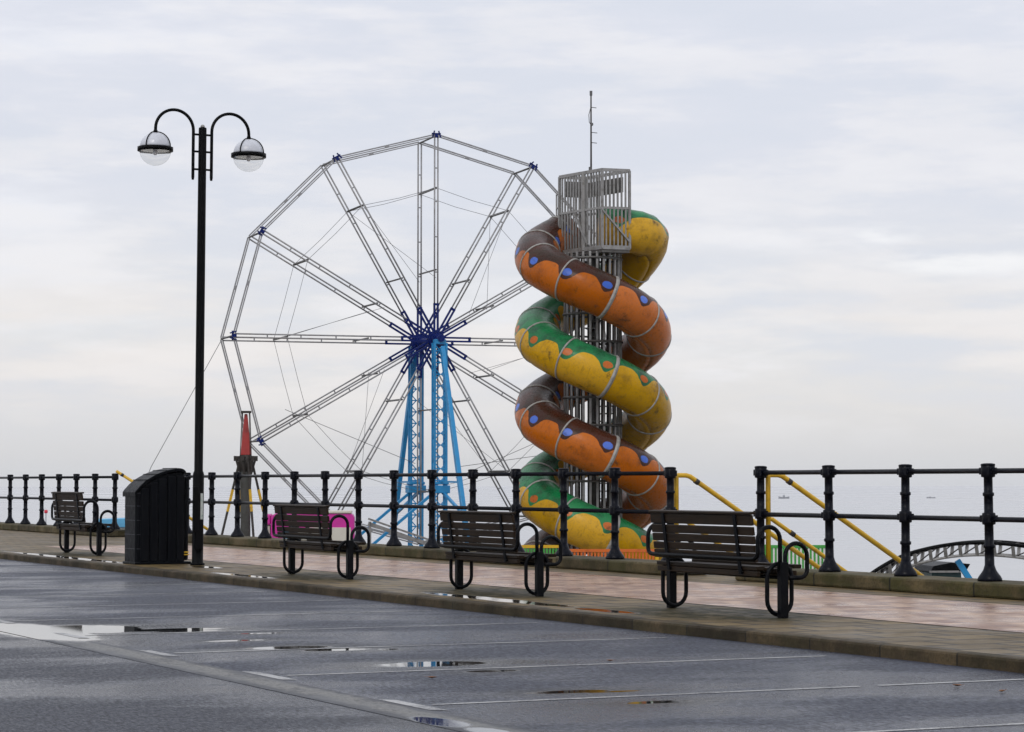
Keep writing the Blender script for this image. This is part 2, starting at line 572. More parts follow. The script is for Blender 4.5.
k.b.inputs['Base Color'].default_value = (.99, .99, .97, 1)
k.b.inputs['IOR'].default_value = 1.04
M['globe'] = k.m
M['slide_brown'] = slide_mat('brown_orange_tube', (.060, .016, .008), (.50, .122, .001), (.07, .16, .60), (.026, .013, .007), (.20, .048, .006))
M['slide_green'] = slide_mat('green_yellow_tube', (.016, .20, .066), (.60, .325, .001), (.50, .105, .005), (.012, .065, .032), (.22, .115, .006))

# ---------------------------------------------------------------- world, sun
w = bpy.data.worlds.new('World'); scene.world = w
w.use_nodes = True
nt = w.node_tree
bg = nt.nodes['Background']
SUN_EL, SUN_AZ = R(42), R(200)      # azimuth: compass-like, 0 = +Y, clockwise


class WN(NT):
    def __init__(self, t):
        self.t = t; self.b = None


k = WN(nt)
sky = k.n('ShaderNodeTexSky', sky_type='NISHITA')
sky.sun_disc = False
sky.sun_elevation = SUN_EL
sky.sun_rotation = SUN_AZ
sky.dust_density = 3.0
gen = k.coord('Generated')
sp = k.sep(gen)
cr = k.n('ShaderNodeValToRGB')
k.put(cr.inputs[0], k.math('MULTIPLY', k.math('MAXIMUM', sp[2], 0.0), 2.5))
stops = [(0.0, (.62, .625, .645)), (.03, (.66, .655, .665)), (.085, (.745, .725, .715)), (.16, (.745, .745, .765)),
         (.30, (.71, .72, .785)), (.5, (.71, .725, .80)), (1.0, (.80, .82, .88))]
e = cr.color_ramp.elements
e[0].position, e[0].color = stops[0][0], (*stops[0][1], 1)
e[1].position, e[1].color = stops[-1][0], (*stops[-1][1], 1)
for p_, c_ in stops[1:-1]:
    x = e.new(p_); x.color = (*c_, 1)
n1 = k.noise(k.mapping(gen, (5.5, 5.5, 26), (.0, .0, .0), (.3, .1, .2)), 1.0, 7, .55)
n2 = k.noise(k.mapping(gen, (13, 13, 60), (.0, .08, .0), (1.3, .7, 0)), 1.0, 6, .6)
f = k.math('ADD', k.math('MULTIPLY', n1, .65), k.math('MULTIPLY', n2, .35))
lowfade = k.ramp(sp[2], .004, .05)
dark = k.mix(k.ramp(f, .40, .54, .60, 0), cr.outputs[0], (.655, .685, .765))
bright = k.mix(k.ramp(f, .49, .63, 0, .75), dark, (.82, .825, .875))
n3 = k.noise(k.mapping(gen, (7, 7, 40), (.0, .05, .0), (2.3, 4.7, 1.1)), 1.0, 6, .55)
warmband = k.math('MULTIPLY', k.ramp(sp[2], .012, .04), k.ramp(sp[2], .055, .11, 1, 0))
warm = k.mix(k.math('MULTIPLY', k.ramp(n3, .42, .62, 0, .7), warmband), bright, (.84, .785, .75))
warm = k.mix(k.ramp(k.math('ADD', k.math('MULTIPLY', n3, .4), k.math('MULTIPLY', n2, .6)), .46, .60, 0, .42), warm, (.855, .83, .835))
br_ = None
for (dx_, dz_, ra_, rz_) in ((.152, .1000, .009, .0028), (.180, .088, .022, .0035)):
    q_ = k.math('ADD', k.math('POWER', k.math('DIVIDE', k.math('SUBTRACT', sp[0], dx_), ra_), 2.0), k.math('POWER', k.math('DIVIDE', k.math('SUBTRACT', sp[2], dz_), rz_), 2.0))
    br_ = q_ if br_ is None else k.math('MINIMUM', br_, q_)
warm = k.mix(k.math('MULTIPLY', k.ramp(br_, .0, 3.4, .5, 0), k.ramp(n2, .38, .58)), warm, (.95, .945, .95))
cl = k.mix(lowfade, cr.outputs[0], warm)
clouds = k.mix(1.0, cl, (11.0, 11.08, 11.1), 'MULTIPLY')
fin = k.mix(.93, sky.outputs[0], clouds)
nt.links.new(fin, bg.inputs['Color'])
bg.inputs['Strength'].default_value = .1

sd = bpy.data.lights.new('sun', 'SUN')
sd.energy = .9
sd.angle = R(22)
sd.color = (1.0, .96, .90)
so = bpy.data.objects.new('sun', sd); C.objects.link(so)
sdir = Vector((math.sin(SUN_AZ) * math.cos(SUN_EL), math.cos(SUN_AZ) * math.cos(SUN_EL), math.sin(SUN_EL)))
so.rotation_euler = sdir.to_track_quat('Z', 'Y').to_euler()
so.location = (0, 0, 30)

# ---------------------------------------------------------------- setting
def ground_piece(name, mb, mat, kind='structure', bevel=0):
    o = mb.build(name, mat, None, bevel)
    o.rotation_euler = (0, 0, ALPHA)
    if kind: o['kind'] = kind
    return o


def sheet(x0, x1, y0, y1, z):
    return MB().add([(x0, y0, z), (x1, y0, z), (x1, y1, z), (x0, y1, z)], [(0, 1, 2, 3)])


ROADZ = -.09
ground_piece('sea', sheet(-4000, 4000, -4000, 4000, -6.0), M['sea'])
ground_piece('ground', MB().span((-3900, -3900, -7), (-40, 3900, -.2)), M['land'])
ground_piece('road', sheet(-42, 10.02, -150, 400, ROADZ), M['asphalt'])
ground_piece('kerb', MB().span((10.0, -150, -.6), (10.15, 400, 0.002)), M['kerb'], bevel=.02)
ground_piece('promenade', MB().span((10.152, -150, -7), (15.65, 400, 0)), M['flags'])
ground_piece('brick_path', sheet(11.75, 14.3, -60, 43.6, .004), M['pink'])
ground_piece('drain_strip', sheet(5.14, 5.46, -60, 21.8, ROADZ + .0025), M['drain'])
ground_piece('fairground_apron', MB().span((15.66, -40, -7), (39, 130, -1.6)), M['ground'])
ml = MB()
for i in range(-8, 14):
    s0 = 10.3 + 2.31 * i
    spans = [(5.62, 8.45), (8.6, 9.72)] if i == 1 else [(5.62, 9.72)]
    zl_ = ROADZ + .0028
    for a, b in spans:
        ml.add([(a, s0 - .028, zl_), (b, s0 - .03, zl_), (b, s0 + .028, zl_), (a, s0 + .028, zl_)], [(0, 1, 2, 3)])
    ml.add([(5.47, s0 - .3, zl_), (5.56, s0 - .36, zl_), (5.55, s0 + .35, zl_), (5.47, s0 + .45, zl_)], [(0, 1, 2, 3)])
ground_piece('parking_bay_lines', ml, M['line'])

# haze
hz = MB().span((-4200, -4200, -8.2), (4200, 4200, 10.8)).build('haze', M['white'])
hz['kind'] = 'stuff'
hm = bpy.data.materials.new('haze_air'); hm.use_nodes = True
ht = hm.node_tree
for nd in list(ht.nodes):
    if nd.type == 'BSDF_PRINCIPLED': ht.nodes.remove(nd)
pv = ht.nodes.new('ShaderNodeVolumePrincipled')
pv.inputs['Color'].default_value = (.92, .93, .96, 1)
pv.inputs['Density'].default_value = .00010
pv.inputs['Anisotropy'].default_value = .2
ht.links.new(pv.outputs[0], [n for n in ht.nodes if n.type == 'OUTPUT_MATERIAL'][0].inputs['Volume'])
hz.data.materials.clear(); hz.data.materials.append(hm)

# ---------------------------------------------------------------- railings and plinths
RT = 15.26
PITCHS = 1.47


def plinth(s0, s1, label):
    o = MB().span((14.98, 0, 0), (15.6, s1 - s0, .15)).build('plinth_wall', M['plinth'], None, .025)
    o.location = W(0, s0, .001); o.rotation_euler = (0, 0, ALPHA)
    tag(o, label, 'low wall', 'low stone walls under the railings')
    return o


post_prof = [(.125, 0), (.125, .025), (.112, .05), (.085, .085), (.066, .115), (.052, .16), (.050, .16), (.047, .335), (.060, .34), (.060, .37), (.047, .375),
             (.046, .57), (.066, .575), (.070, .60), (.070, .665), (.066, .69), (.047, .695), (.046, .86), (.058, .865), (.058, .895), (.046, .90), (.045, 1.05),
             (.068, 1.055)]
pm = MB().lathe(post_prof, 16)
pm.lathe([(.068, 1.055), (.072, 1.06), (.072, 1.17), (.066, 1.176)], 16)
pm.lathe([(.076, 1.172), (.072, 1.188), (.04, 1.195)], 16)
pm.box((0, 0, .632), (.10, .17, .07))
pm.box((0, 0, 1.115), (.10, .17, .07))
POST = pm.mesh('post', M['navy'])


def railing(s0, n, label, loose0=True, loose1=True):
    """n posts from s0 away along the promenade"""
    r = empty('railing', W(RT, s0, .151), ALPHA)
    tag(r, label, 'railing', 'black seafront railings')
    for i in range(n):
        o = bpy.data.objects.new('post', POST); C.objects.link(o)
        o.parent = r; o.location = (0, i * PITCHS, 0)
        o.rotation_euler = (R(random.uniform(-.4, .4)), R(random.uniform(-.4, .4)), 0)
    L = (n - 1) * PITCHS
    for z, nm in ((1.115, 'top_rail'), (.625, 'mid_rail')):
        MB().tube([(0, 0, z), (0, L / 2, z + .002), (0, L, z)], .028, 10).build(nm, M['navy'], r)
    return r


S_R = 24.68            # near end of the gap for the steps
railing(S_R + .12 - 8 * PITCHS, 9, 'black iron railing run on the right, beyond the yellow handrails')
railing(26.94, 14, 'long middle black railing run, in front of the wheel and tube slide')
railing(50.9, 13, 'distant black railing run at the left, behind the farthest bench')
plinth(S_R - 9 * PITCHS, S_R + .25, 'mossy low stone kerb wall under the right-hand railing')
plinth(26.6, 46.3, 'mossy low stone kerb wall under the middle railing')
plinth(50.45, 72, 'low stone kerb wall under the distant left railing')

# ---------------------------------------------------------------- benches
def make_bench():
    root = empty('park_bench', (0, 0, 0))
    H = .95
    tr = .0195
    # seat: slats run along Y
    st = MB()
    for i in range(5):
        x = -.165 + i * .092
        st.box((x, 0, .415 + (.012 if i == 4 else 0) - .01 * (2 - abs(i - 2))), (.082, 1.73, .034))
    st.span((-.20, -.86, .345), (-.165, .86, .392))
    st.span((.16, -.86, .345), (.20, .86, .392))
    st.build('seat', M['wood'], root, .006)
    bk = MB()
    lean = lambda z: -.205 - (z - .46) * .13
    ry = Matrix.Rotation(R(-7.5), 3, 'Y')
    for z, h in ((.505, .075), (.578, .062), (.652, .068), (.727, .072), (.82, .09)):
        bk.box((lean(z), 0, z), (.03, 1.74, h), ry)
    bk.box((lean(.88) + .004, 0, .879), (.062, 1.76, .022), ry)
    bk.build('backrest', M['wood'], root, .006)
    for y in (-.62, .62):
        m = MB()
        m.bar((lean(.36) - .024, y, .36), (lean(.865) - .024, y, .865), .012, .05, (0, 1, 0))
        m.bar((lean(.37) - .02, y, .378), (.22, y, .378), .05, .012)
        m.build('back_strap', M['black'], root, .002)
    for sgn in (-1, 1):
        y = sgn * H
        yi = y - sgn * .055
        lg = MB()
        lg.box((0, y, .235), (.072, .072, .468))
        lg.build('leg', M['black'], root, .006)
        hw, z0, z1 = .122, .025, .455
        pts = arc(0, z1 - hw, hw, 0, 180, 10) + arc(0, z0 + hw, hw, 180, 360, 10)
        MB().tube([(p[0], yi, p[1]) for p in pts], tr, 8, closed=True).build('leg_loop', M['black'], root)
        # front arm: up from the leg, over, down and curled in under the seat front
        a = [(.024, .40), (.024, .52)] + arc(.134, .515, .11, 180, 0, 12) + arc(.174, .405, .07, 0, -90, 6) + [(.06, .335)]
        MB().tube([(p[0], y, p[1]) for p in a], tr, 8).build('armrest', M['black'], root)
    # rear rail: one bent tube, arch - rail - arch
    def arch(y):
        return [(-.026, .40), (-.026, .56)] + arc(-.136, .655, .11, 0, 180, 12) + [(-.246, .60)]
    near = [(p[0], -H, p[1]) for p in arch(-H)]
    far = [(p[0], H, p[1]) for p in arch(H)]
    cr_n = [(-.246, -H, .55), (-.247, -H + .015, .518), (-.248, -H + .05, .50), (-.248, -H + .10, .495)]
    cr_f = [(-.248, H - .10, .495), (-.248, H - .05, .50), (-.247, H - .015, .518), (-.246, H, .55)]
    MB().tube(near + cr_n + cr_f + far[::-1], tr, 8).build('back_rail', M['black'], root)
    MB().tube([(.06, -H, .335), (.06, H, .335)], .017, 8).build('seat_support', M['black'], root)
    return root


bench0 = make_bench()
spots = [(11.2, 18.80, 1.01, 'nearest dark slatted bench, largest, in front of the gap in the railing', .0),
         (11.1, 23.25, .955, 'dark slatted bench facing the sea in front of the tube slide\'s left side', .0),
         (11.03, 28.15, .985, 'dark slatted bench in front of the magenta booth, next to the lamp post', .0),
         (11.05, 38.62, 1.12, 'farthest and smallest dark slatted bench, left of the black bin housing', .01)]
for i, (t, s, zs, lab, dz) in enumerate(spots):
    b = bench0 if i == 0 else copy_tree(bench0)
    b.location = W(t, s, 0.001)
    b.scale = (1, 1, zs)
    b.rotation_euler = (0, 0, ALPHA + R(random.uniform(-.6, .6)))
    tag(b, lab, 'bench', 'benches along the promenade')

# ---------------------------------------------------------------- street lamp
lp = empty('street_lamp', W(11.01, 32.75, 0), ALPHA)
lp.rotation_euler = (R(-.18), R(.42), ALPHA)
tag(lp, 'tall black lamp post with two globe lanterns on curved arms beside the bin', 'street lamp')
LH = 6.12
m = MB().lathe([(.10, 0), (.10, .03), (.078, .04), (.078, 1.26), (.072, 1.29), (.061, 1.31), (.059, 4.0), (.056, LH - .02), (.053, LH)], 16)
m.build('post', M['lampblack'], lp)
MB().lathe([(.03, LH), (.032, LH + .02), (.02, LH + .04), (.005, LH + .045)], 10).build('finial', M['galv'], lp)
m = MB().box((-.02, -.094, .62), (.12, .05, .8)); m.build('service_door', M['lampblack'], lp, .006)
cb = MB().box((-.075, -.11, .78), (.07, .07, .62)); cbo = cb.build('control_box', M['lampblack'], lp, .008)
MB().box((.012, -.1215, .82), (.036, .004, .36)).build('sticker', M['sticker'], lp)
for sgn in (-1, 1):
    x0, x1 = sgn * .135, sgn * .685
    rr = abs(x1 - x0) / 2
    cx = (x0 + x1) / 2
    a = [(x0, LH - .74), (x0, LH - .70), (x0, LH - .05)]
    arcpts = arc(cx, LH - .05, rr, 180 if sgn > 0 else 0, 0 if sgn > 0 else 180, 20)
    tail = [(x1, LH - .04), (x1, LH - .11)]
    pts = [(p[0], 0, p[1]) for p in a[:2] + arcpts + tail]
    MB().tube(pts, [.016] + [.022] * (len(pts) - 1), 10).build('lamp_arm', M['lampblack'], lp)
    for z in (LH - .10, LH - .34, LH - .59):
        MB().bar((sgn * .05, 0, z), (x0, 0, z), .026).build('arm_bracket', M['lampblack'], lp)
    zc = LH - .35
    ln = MB().lathe([(.205, zc - .025), (.248, zc - .025), (.248, zc + .03), (.205, zc + .03), (.205, zc - .025)], 32, (x1, 0, 0), cap=False)
    lan = ln.build('lantern', M['lampblack'], lp)
    n = 12
    up = [(.217 * math.cos(i / n * PI / 2), zc + .028 + .207 * math.sin(i / n * PI / 2)) for i in range(n)] + [(.002, zc + .235)]
    MB().lathe(up, 28, (x1, 0, 0)).build('dome', M['dome'], lan)
    dn = [(.218 * math.cos(i / n * PI / 2), zc - .02 - .207 * math.sin(i / n * PI / 2)) for i in range(n)] + [(.002, zc - .227)]
    MB().lathe(dn[::-1], 28, (x1, 0, 0)).build('globe', M['globe'], lan)
    MB().lathe([(.20, zc + .005), (.15, zc + .0), (.05, zc + .015)], 24, (x1, 0, 0)).build('reflector', M['amber'], lan)
    MB().lathe([(.02, zc - .075), (.03, zc - .05), (.03, zc + .0)], 12, (x1, 0, 0)).build('bulb', M['dome'], lan)
    sp_ = MB()
    for d in (R(-141), R(-44), R(78)):
        sp_.tube([(x1 + .232 * math.cos(q) * math.cos(d), .232 * math.cos(q) * math.sin(d), zc + .025 + .222 * math.sin(q)) for q in [i / 8 * PI / 2 for i in range(9)]], .008, 6)
    sp_.lathe([(.03, zc + .235), (.03, zc + .27), (.022, zc + .275)], 10, (x1, 0, 0))
    sp_.build('strap', M['lampblack'], lan)

# ---------------------------------------------------------------- bin housing
bn = empty('litter_bin', W(10.32, 33.4, 0), ALPHA)
tag(bn, 'large black ribbed bin housing with a curved sloping roof beside the lamp post', 'bin')
BL, BD = .785, .55
RK = [(0, 0), (.1, .078), (.2, .14), (.33, .195), (.46, .24), (.58, .270), (.69, .29), (.86, .31), (.94, .30), (1.0, .265), (1.1, .2)]
def roofz(x):
    q = x / (BL - .06)
    for (a, za), (b, zb_) in zip(RK, RK[1:]):
        if q <= b:
            return 1.045 + za + (zb_ - za) * (q - a) / (b - a)
    return 1.045 + RK[-1][1]
xs = [i / 20 * (BL - .06) for i in range(21)]
poly = [(0, 0), (BL - .06, 0)] + [(x, roofz(x) - .05) for x in reversed(xs)]
MB().prism(poly, 'y', 0, BD).build('body', M['bin'], bn, .035)
rf = MB()
poly = [(x, roofz(x) - .045) for x in xs] + [(x, roofz(x) + .0) for x in reversed(xs)]
poly = [(-.02, roofz(0) - .10)] + poly + [(-.02, roofz(0) - .03)]
rf.prism(poly, 'y', -.03, BD + .03)
rfo = rf.build('roof', M['bin'], bn, .022)
sm = MB()
for i in (4, 8, 12, 16):
    x = xs[i]
    z = roofz(x)
    sl = (roofz(x + .01) - roofz(x - .01)) / .02
    sm.bar((x, -.036, z + .003), (x, BD + .036, z + .003), .016, .010)
    sm.bar((x, -.034, z + .004), (x, -.034, z - .09), .016, .010, (0, 1, 0))
sm.build('seam', M['bin'], rfo)
rb = MB()
for i in (3.2, 6.6, 9.8, 13.2, 16.4):
    x = i / 20 * BL
    rb.span((x - .058, -.034, .03), (x + .058, 0.01, roofz(x) - .10))
rb.build('rib', M['bin'], bn, .018)
MB().span((BL - .06, .02, .05), (BL + .0, BD - .05, roofz(BL - .06) - .07)).build('end_panel', M['bin'], bn, .03)
sl = MB()
for z in (.22, .42, .62, .82, 1.0):
    sl.span((-.006, .03, z - .004), (.012, BD - .04, z + .004))
    sl.span((.02, -.006, z - .004), (.085, .012, z + .004))
sl.build('side_seam', M['binseam'], bn)
yl = MB()
for z in (.125, .16):
    yl.span((BL - .08, -.012, z), (BL - .005, .03, z + .015))
yl.build('yellow_marking', M['yellow'], bn)
MB().span((-.015, -.035, 0), (BL + .02, BD + .02, .035)).build('base', M['bin'], bn, .008)

# ---------------------------------------------------------------- steps with yellow handrails
def steps(s0, s1, rails, label, kerbpost=True):
    root = empty('staircase', W(15.66, s0, -1.6), ALPHA)
    tag(root, label, 'steps')
    n, tread = 9, .29
    rise = 1.6 / n
    poly = [(0, 0), (n * tread, 0)]
    for i in range(n):
        z = rise * (i + 1)
        x = (n - i) * tread
        if i == 0:
            poly = [(0.003, 0.003), (x, 0.003)]
        poly += [(x, z - .002), (x - tread if i < n - 1 else .003, z - .002)]
    MB().prism(poly[:-1] + [(.003, 1.6 - .002)], 'y', 0, s1 - s0).build('flight', M['ground'], root)
    slope = rise / tread
    for sr in rails:
        y = sr - s0
        x0 = -.28
        top = 1.6 + (1.24 if kerbpost else 1.39)
        knee = x0 + .17
        if not kerbpost: knee = x0 = -.55
        xe = knee + 2.75
        hr = MB()
        if kerbpost:
            hr.tube([(x0, y, 1.6), (x0, y, top - .03), (x0 + .012, y, top - .008), (x0 + .03, y, top), (knee - .03, y, top), (knee + .03, y, top - .015), (xe, y, top - slope * 2.75)], .031, 10)
        else:
            hr.tube([(x0, y, top), (xe, y, top - slope * 2.75)], .031, 10)
        hro = hr.build('handrail', M['yellow'], root)
        mr = MB()
        q = .0 if kerbpost else .9
        mr.tube([(x0 + q, y, top - .52 - slope * q), (x0 + q + .05, y, top - .52 - slope * q), (xe, y, top - .54 - slope * (xe - x0 - .05))], .026, 10)
        mr.build('lower_rail', M['yellow'], hro)
        pb = MB()
        pb.tube([(xe, y, 0), (xe, y, top - slope * 2.75)], .028, 10)
        pb.build('baluster', M['yellow'], hro)
        q = .10
        MB().tube([(knee + q, y, top - .02 - slope * (q - .03)), (knee + q + .05, y, top - .02 - slope * (q + .02))], .036, 10).build('clamp', M['rust'], hro)
        if kerbpost:
            MB().tube([(x0 + .30, y, top - .54 - slope * .22), (x0 + .36, y, top - .54 - slope * .28)], .030, 10).build('clamp', M['rust'], hro)


steps(24.75, 27.1, (24.82, 27.0), 'steps with yellow handrails going down through the gap behind the nearest bench')
steps(47.4, 50.6, (50.3,), 'steps with one yellow handrail behind the black bin, mostly hidden', False)

# ---------------------------------------------------------------- ferris wheel
WD = 69.2
GZ = -1.6
wa = R(18.5)
hubf = P(436, 339.3, WD)
d_rim = 1.66
away = Vector((-math.sin(wa), math.cos(wa), 0))
mid = hubf + away * (d_rim / 2)
fw = empty('ferris_wheel', (mid.x, mid.y, GZ), wa)
tag(fw, 'grey twelve-sided big wheel without gondolas on blue lattice supports', 'ferris wheel')
HZ = hubf.z - GZ
WR = 206 / F * WD
half = d_rim / 2
# spoke mesh: twin tubes with little ties
sk = MB()
for dx in (-.048, .048):
    sk.tube([(dx, 0, .75), (dx, 0, WR - .03)], .0235, 6)
for z in (1.9, 2.9, 3.9, 4.85):
    sk.box((0, 0, z), (.10, .02, .035))
spoke_mesh = sk.mesh('spoke', M['wheel'])
so_ = MB()
for dx in (-.05, .05):
    so_.bar((dx, 0, .14), (dx, 0, 1.0), .05, .06, (0, 1, 0))
so_.box((0, 0, .99), (.15, .07, .06))
socket_mesh = so_.mesh('socket', M['blue'])
br_ = MB()
br_.box((0, 0, WR - .03), (.09, .07, .10))
br_.bar((-.13, 0, WR + .03), (.13, 0, WR + .03), .05, .04)
br_.bar((-.12, -.03, WR - .08), (-.06, -.03, WR + .11), .035)
br_.bar((.12, -.03, WR - .08), (.06, -.03, WR + .11), .035)
bracket_mesh = br_.mesh('bracket', M['blue'])
rl = 2 * WR * math.sin(R(15))
ap = WR * math.cos(R(15))
rm = MB()
rm.box((0, 0, ap + .018), (rl - .05, .038, .036))
rm.box((0, 0, ap - .034), (rl - .05, .038, .028))
rm.box((0, 0, ap - .008), (.12, .05, .05))
rim_mesh = rm.mesh('rim_bar', M['wheel'])


def inst(name, mesh, parent, loc, rot=(0, 0, 0)):
    o = bpy.data.objects.new(name, mesh); C.objects.link(o)
    o.parent = parent; o.location = loc; o.rotation_euler = rot
    return o


for side, y in ((0, -half), (1, half)):
    for kx in range(12):
        a = R(30 * kx)
        s_ = inst('spoke', spoke_mesh, fw, (0, y, HZ), (0, a, 0))
        inst('socket', socket_mesh, s_, (0, 0, 0))
        if side == 0:
            inst('bracket', bracket_mesh, s_, (0, 0, 0))
        inst('rim_bar', rim_mesh, fw, (0, y, HZ), (0, a + R(15), 0))
ct = MB()
ct.bar((0, -half, .74 * WR), (0, half, .74 * WR), .04, .055)
ct_m = ct.mesh('cross_tie', M['galvdark'])
ct2 = MB(); ct2.bar((0, -half, .34 * WR), (0, half, .34 * WR), .035, .04); ct2_m = ct2.mesh('cross_tie', M['galvdark'])
ax = MB(); ax.tube([(0, -half + .05, WR - .02), (0, half + .08, WR - .02)], .028, 8)
ax_m = ax.mesh('rim_axle', M['galvdark'])
for kx in range(12):
    a = R(30 * kx)
    inst('cross_tie', ct_m, fw, (0, 0, HZ), (0, a, 0))
    inst('cross_tie', ct2_m, fw, (0, 0, HZ), (0, a, 0))
    inst('rim_axle', ax_m, fw, (0, 0, HZ), (0, a, 0))
hb = MB()
def drum(r0, r1, y0, y1, n=24):
    vs = []
    for y, r in ((y0, r0), (y1, r1)):
        vs += [(r * math.cos(2 * PI * i / n), y, r * math.sin(2 * PI * i / n)) for i in range(n)]
    hb.add(vs, [(i, (i + 1) % n, (i + 1) % n + n, i + n) for i in range(n)], True)
    hb.add(vs, [tuple(range(n)), tuple(range(n, 2 * n))])
for y in (-half, half):
    drum(.25, .25, y - .05, y - .03)
    drum(.25, .25, y + .03, y + .05)
    drum(.16, .16, y - .24, y + .24)
drum(.10, .10, -1.35, 1.35)
hb.build('hub', M['blue'], fw, 0, (0, 0, HZ))
# cables
for side, y in ((0, -half), (1, half)):
    cb_ = MB()
    for kx in range(12):
        a0, a1 = R(30 * kx), R(30 * kx + 30)
        rr = .74 * WR
        p0 = Vector((rr * math.sin(a0), y, rr * math.cos(a0))); p1 = Vector((rr * math.sin(a1), y, rr * math.cos(a1)))
        cb_.tube([p0, (p0 + p1) / 2 - Vector((0, 0, .04)), p1], .0065, 5)
        if kx % 2:
            q1 = Vector((.3 * WR * math.sin(a1), -y, .3 * WR * math.cos(a1)))
            cb_.tube([p0, q1], .006, 5)
    cb_.build('cable', M['cable'], fw, 0, (0, 0, HZ))
g = MB().tube([(-WR + .0, half, HZ - .05), (-WR - 1.9, half + .3, HZ - 3.6), (-WR - 3.1, half + .5, 0)], .009, 5)
g.tube([(-WR * .5, half, HZ - WR * .866), (-WR * .9, half + .8, 0)], .009, 5)
g.tube([(-.6, -half, HZ - 3.5), (-4.2, -half + .6, HZ - 2.0)], .008, 5)
g.tube([(.5, -1.1, HZ - 3.9), (4.5, -.5, HZ - 2.3)], .008, 5)
g.tube([(.5, -1.1, HZ - 3.6), (5.2, -.2, HZ - 3.0)], .008, 5)
g.build('guy_cable', M['cable'], fw)
# lattice supports
def lattice(yc):
    m = MB()
    wx, wy = .17, .11
    zt = HZ - .12
    for sx in (-1, 1):
        for sy in (-1, 1):
            m.bar((sx * wx, yc + sy * wy, 0), (sx * wx, yc + sy * wy, zt), .06, .04, (0, 1, 0))
    st = .33
    nz = int(zt / st)
    for i in range(nz):
        z0, z1 = i * st, (i + 1) * st
        y = yc - wy
        zm = (z0 + z1) / 2
        m.bar((-wx, y, z0), (-.02, y, zm), .028, .015, (0, 1, 0)); m.bar((wx, y + .004, z0), (.02, y + .004, zm), .028, .015, (0, 1, 0))
        m.bar((-.02, y, zm), (-wx, y + .0, z1), .028, .015, (0, 1, 0)); m.bar((.02, y + .004, zm), (wx, y + .004, z1), .028, .015, (0, 1, 0))
        m.bar((-wx, y - .008, zm), (wx, y - .008, zm), .035, .012, (0, 1, 0))
        for sx in (-1, 1):
            m.bar((sx * wx, yc - wy, z0 if i % 2 else z1), (sx * wx, yc + wy, z1 if i % 2 else z0), .03, .02, (1, 0, 0))
    return m
for sgn in (-1, 1):
    yc = sgn * 1.18
    tw = lattice(yc).build('support_tower', M['cyan'], fw)
    c_ = MB()
    c_.box((0, yc, HZ - 4.22), (.52, .40, .22)); c_.box((0, yc, HZ - 4.05), (.46, .36, .08))
    c_.build('collar', M['cyan'], tw, .02)
    MB().bar((0.03, yc + sgn * .16, HZ - .25), (0.03, yc + sgn * 3.05, 0), .17, .12, (1, 0, 0)).build('raking_leg', M['cyan'], fw, .01)
    MB().box((0, yc, HZ - .09), (.32, .26, .14)).build('bearing_block', M['cyan'], fw, .02)
    MB().bar((-.15, yc, HZ - 4.3), (-2.6, yc, HZ - 6.3), .075).build('brace', M['cyan'], fw)
    MB().bar((.1, yc, HZ - 4.3), (.06, yc + sgn * 2.26, HZ - 4.95), .07).build('brace', M['cyan'], fw)
    MB().bar((.0, yc, HZ - 4.0), (.04, yc + sgn * 1.75, HZ - 4.02), .05).build('strut', M['cyan'], fw)
MB().tube([(-.02, -.62, HZ - 1.5), (-.02, -.62, .6)], .04, 8).build('conduit', M['galv'], fw)
gr_ = MB()
gr_.bar((-2.25, -1.9, HZ - 5.15), (-.1, -1.9, HZ - 5.88), .06, .10)
gr_.bar((-2.25, -1.9, HZ - 5.02), (-.1, -1.9, HZ - 5.75), .05, .05)
gr_.bar((-2.2, -1.9, HZ - 5.1), (-2.2, -1.9, 0), .06)
gr_.bar((-.15, -1.9, HZ - 5.8), (-.15, -1.9, 0), .06)
gr_.build('gangway_rail', M['galv'], fw)

# ---------------------------------------------------------------- tube slide
SD = 55.0
ctr = P(593, 482.5, SD)
sl = empty('tube_slide', (ctr.x, ctr.y, GZ), 0)
tag(sl, 'tall spiral tube slide with brown-orange and green-yellow tubes around a caged tower', 'slide')
SR, TR = 1.263, .492
PZ = 3.49
ZB = 5.33 - GZ
ZG = 7.08 - GZ


def zb(th): return max(.55, ZB - PZ * (th - 270) / 360)
def zg(th): return max(.55, ZG - PZ * (th - 270) / 360)


def coil_pts(zf, t0, t1, step=4):
    n = int((t1 - t0) / step)
    out = []
    for i in range(n + 1):
        th = t0 + (t1 - t0) * i / n
        out.append((th, Vector((SR * math.cos(R(th)), SR * math.sin(R(th)), zf(th)))))
    return out


